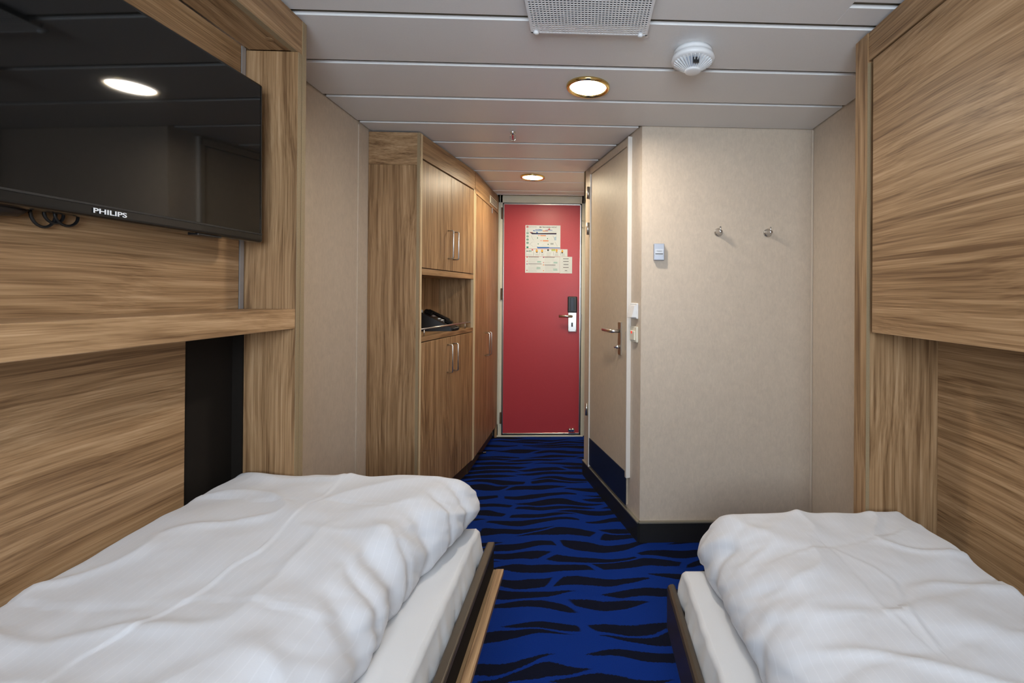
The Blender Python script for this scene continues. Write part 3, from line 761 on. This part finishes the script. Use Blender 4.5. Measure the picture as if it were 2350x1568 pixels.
# ================================================================= WALL FITTINGS
t = thing('thermostat', 'small silver thermostat box on the beige wall near the corner', 'thermostat', (.370, YF, 1.463))
obj('case', box(-.0265, .0265, -.026, 0, -.042, .042, .003, 2), M_SILVER, t)
obj('label_plate', box(-.0205, .0205, -.0268, -.0255, -.018, .014), M_PLATE, t)
obj('slot', box(-.0195, .0195, -.0272, -.0262, -.0125, -.0085), M_BLACK, t)
b = fit_text('Honeywell', .024, .0052); b.transform(Matrix.Translation((0, -.0271, .0035))); obj('lettering', b, M_INK, t)
b = bmesh.new()
for i in range(12): box(-.0272, -.0262, -.020, -.006, -.036+i*.0061, -.036+i*.0061+.003, bm=b)
obj('side_vents', b, M_GREYMET, t)['kind'] = 'stuff'
def hook(x, z, label):
    t = thing('coat_hook', label, 'coat hook', (x, YF, z), 0, 'steel coat hooks on the wall')
    b = lathe([(.0215, 0), (.0215, .004), (.018, .007), (.010, .020), (.0085, .046), (.0075, .048), (0, .048)], 28); b.transform(Matrix.Rotation(PI/2, 4, 'X')); obj('base', b, M_HOOK, t, smooth=True)
    obj('pin', tube([(0, -.038, .004), (0, -.038, .026)], .0042, 12), M_CHROME, t, smooth=True)
hook(.676, 1.567, 'steel coat hook on the wall nearer the silver thermostat')
hook(.931, 1.567, 'steel coat hook on the wall nearer the folded bunk')
def switch(z, label, red):
    t = thing('light_switch', label, 'light switch', A0, ANG, 'switches beside the bathroom door')
    obj('plate', box(.027, .108, 0, .011, z-.041, z+.041, .005, 3), M_IVORY if red else M_WHITEP, t)
    if red:
        obj('rocker', box(.040, .094, .011, .019, z-.030, z+.018, .002, 1), M_IVORY, t)
        obj('indicator', box(.066, .080, .0185, .020, z+.004, z+.016), M_INDIC, t)
    else:
        b = prism([(.010, z+.030), (.010, z-.032), (.034, z-.032), (.018, z+.028)], 'x', .038, .098)
        obj('rocker', b, M_WHITEP, t)
switch(1.163, 'white rocker light switch above the switch with the red indicator', False)
switch(1.042, 'ivory switch with a red indicator beside the bathroom door', True)
# small bracket on the corridor end and the wall guard
t = thing('wire_holder', 'cream wire holder on the frame right of the red door', 'holder', (-.02, 3.99, 1.86))
for z in (1.895, 1.835): obj('wire', tube([(-.028, 3.998, z), (-.028, 3.965, z), (.0, 3.96, z)], .004, 8), M_CREAM, t, True, smooth=True)

# ---- papers on the red door
PYP = 3.9915
def PP(zx, zy, s_=11.2, ox=1190, oy=500): p = ony(ox+zx/s_, oy+zy/s_, PYP); return p.x, p.z
def sheet(name, label, zx0, zy0, zx1, zy1, dy=0):
    (xa, za), (xb, zb_) = PP(zx0, zy0), PP(zx1, zy1)
    o = obj(name, box(xa, xb, PYP-.0008-dy, PYP-dy, zb_, za), M_PAPER); tag(o, label, 'sign', 'notices stuck to the red door'); return o, dy
def ink(par, mat, rects=(), polys=(), name='print'):
    o, dy = par; b = bmesh.new()
    for (x0, y0, x1, y1) in rects:
        (xa, za), (xb, zb_) = PP(x0, y0), PP(x1, y1)
        b.faces.new([b.verts.new((x, PYP-.0011-dy, z)) for x, z in ((xa, zb_), (xb, zb_), (xb, za), (xa, za))])
    for poly in polys:
        b.faces.new([b.verts.new((p[0], PYP-.0013-dy, p[1])) for p in (PP(*q) for q in poly)])
    q_ = obj(name, b, mat, o); q_['kind'] = 'stuff'; return q_
def word(par, s_, x0, y0, x1, y1, mat):
    (xa, za), (xb, zb_) = PP(x0, y0), PP(x1, y1)
    b = fit_text(s_, xb-xa, za-zb_); b.transform(Matrix.Translation(((xa+xb)/2, PYP-.0012-par[1], (za+zb_)/2))); obj('lettering', b, mat, par[0])
def circ(cx, cy, r, n=18, sx=1): return [(cx+r*sx*math.cos(2*PI*i/n), cy+r*math.sin(2*PI*i/n)) for i in range(n)]
def lines(x0, x1, y0, y1, n, h=4, rag=.3):
    rs = random.Random(int(x0*7+y0)); return [(x0, y0+(y1-y0)*i/max(1, n-1), x0+(x1-x0)*(1-rag*rs.random()), y0+(y1-y0)*i/max(1, n-1)+h) for i in range(n)]
p1 = sheet('ship_plan_poster', 'ship safety plan poster at the top of the papers on the red door', 178, 188, 1074, 800)
word(p1, 'MS "RICHARD WITH"', 540, 226, 985, 262, M_INK); word(p1, 'HURTIGRUTEN', 272, 224, 465, 248, M_INKG)
ink(p1, M_INKR, polys=[circ(232, 234, 28)]); ink(p1, M_PAPER, polys=[[(x, y-.0) for x, y in circ(236, 240, 11)]], name='emblem_mark').location.y -= .0004
ink(p1, M_INKH, polys=[[(285, 372), (400, 388), (520, 395), (975, 390), (975, 425), (345, 420)]]); ink(p1, M_INKR, polys=[[(285, 370), (360, 372), (365, 384), (310, 384)]]); ink(p1, M_INKB, rects=[(345, 420, 970, 432), (430, 306, 615, 324), (690, 312, 870, 326), (785, 764, 1070, 786), (372, 322, 420, 340), (455, 366, 495, 396)], polys=[[(470, 738), (500, 752), (785, 754), (785, 786), (490, 786)]])
ink(p1, M_INKLB, rects=[(420, 330, 610, 344), (560, 345, 975, 356), (395, 350, 560, 360), (520, 290, 580, 306), (920, 490, 970, 580), (970, 440, 976, 500)])
ink(p1, M_INKR, polys=[[(745, 308), (795, 268), (822, 310)]]); ink(p1, M_INKO, rects=[(620, 330, 760, 352), (500, 450, 545, 466), (560, 446, 705, 472), (560, 584, 600, 598), (625, 580, 770, 606)])
ink(p1, M_INKG, rects=[(335, 462, 880, 466), (380, 574, 935, 578), (385, 500, 470, 503), (400, 540, 500, 543), (535, 500, 705, 504), (535, 545, 700, 549), (750, 512, 870, 515), (785, 545, 880, 548), (350, 622, 935, 626), (380, 735, 1000, 739), (400, 660, 880, 664), (400, 700, 470, 704), (560, 712, 700, 716), (780, 700, 950, 704), (620, 690, 650, 694), (820, 650, 900, 690)] + lines(215, 260, 290, 345, 4, 6),
    polys=[[(325, 462), (332, 462), (385, 576), (378, 576)], [(880, 464), (888, 464), (940, 576), (932, 576)], [(280, 680), (350, 624), (355, 627), (288, 682)], [(280, 680), (288, 680), (380, 736), (374, 738)], [(935, 624), (942, 624), (1004, 738), (996, 738)]])
ink(p1, M_INKGR, rects=[(208, 374, 258, 416), (208, 456, 256, 502), (206, 536, 256, 584), (206, 620, 256, 668), (206, 738, 254, 780), (480, 502, 500, 535), (735, 520, 755, 550), (495, 660, 515, 685), (750, 670, 772, 700)])
ink(p1, M_PAPER, rects=[(222, 386, 246, 404), (224, 550, 238, 572), (224, 632, 238, 656)], polys=[[(232, 464), (248, 490), (216, 490)]], name='pictogram').location.y -= .0004
p2 = sheet('lifejacket_notice', 'notice strip with orange lifejacket drawings on the red door', 172, 800, 1258, 1000, .0006)
ink(p2, M_INKY, polys=[[(468, 800), (500, 850), (490, 876), (446, 876), (436, 850)], [(606, 806), (636, 850), (622, 880), (588, 880), (574, 850)], [(978, 806), (1016, 830), (998, 845), (998, 880), (960, 880), (960, 845), (944, 830)], [(1125, 812), (1152, 860), (1146, 888), (1104, 888), (1098, 860)]])
ink(p2, M_INK, rects=[(450, 876, 490, 896), (592, 880, 626, 900), (964, 880, 974, 906), (986, 880, 997, 906), (1100, 888, 1144, 912), (200, 850, 265, 866)], polys=[circ(760, 832, 24)])
ink(p2, M_INKLM, rects=[(846, 806, 945, 856)], polys=[[(750, 830), (770, 818), (772, 846)]])
ink(p2, M_INKG, rects=lines(430, 530, 925, 965, 5, 4)+lines(580, 655, 925, 970, 5, 4)+lines(720, 860, 885, 990, 9, 4)+lines(930, 1045, 925, 985, 7, 4)+lines(1110, 1210, 925, 985, 7, 4)+lines(200, 370, 930, 965, 4, 4)+[(395, 890, 402, 960), (542, 880, 548, 960), (682, 850, 690, 870), (897, 880, 904, 970), (1078, 890, 1085, 970), (195, 812, 199, 985), (375, 812, 379, 985)])
ink(p2, M_INKGR, rects=[(282, 832, 300, 880), (318, 832, 330, 880)]); ink(p2, M_INKR, polys=[[(335, 828), (352, 805), (378, 826), (355, 850)]])
p3 = sheet('instruction_notice', 'dense instruction text sheet lowest left on the red door', 172, 996, 1056, 1420)
ink(p3, M_INKG, rects=lines(250, 585, 1032, 1105, 8, 4)+lines(250, 470, 1118, 1150, 4, 4)+lines(300, 500, 1212, 1226, 2, 4)+lines(250, 590, 1255, 1325, 8, 4)+lines(250, 500, 1345, 1385, 4, 4)+lines(670, 1010, 1045, 1110, 7, 4)+lines(670, 850, 1135, 1165, 3, 4)+lines(680, 1000, 1235, 1310, 8, 4)+lines(680, 950, 1335, 1390, 5, 4))
ink(p3, M_INK, rects=[(252, 1002, 522, 1016), (252, 1178, 592, 1192), (672, 1010, 930, 1024), (672, 1208, 950, 1222)])
ink(p3, M_TEAL, rects=[(480, 1118, 580, 1132), (475, 1140, 575, 1152), (465, 1268, 560, 1282), (462, 1300, 560, 1314), (900, 1135, 1000, 1149), (895, 1160, 1000, 1172), (890, 1312, 995, 1328), (888, 1346, 1000, 1360)])
ink(p3, M_INKR, rects=[(205, 998, 236, 1024), (224, 1172, 238, 1204), (640, 1004, 662, 1030)], polys=[circ(222, 1118, 11), circ(216, 1352, 13), circ(643, 1152, 11)])
ink(p3, M_INKB, rects=[(200, 1172, 212, 1204), (628, 1004, 640, 1030)]); ink(p3, M_INKO, rects=[(628, 1202, 658, 1222)], polys=[circ(642, 1360, 12)])
p4 = sheet('centred_text_card', 'small white card of centred text lowest right on the red door', 1062, 1002, 1376, 1432, .0012)
ink(p4, M_INK, rects=[(1146, 1048, 1288, 1062), (1148, 1116, 1288, 1130), (1154, 1194, 1284, 1208), (1146, 1270, 1288, 1284), (1190, 1352, 1250, 1364)])
ink(p4, M_INKG, rects=[(1110, 1084, 1330, 1088), (1110, 1158, 1325, 1162), (1115, 1236, 1325, 1240), (1110, 1312, 1330, 1316), (1155, 1382, 1280, 1386)])
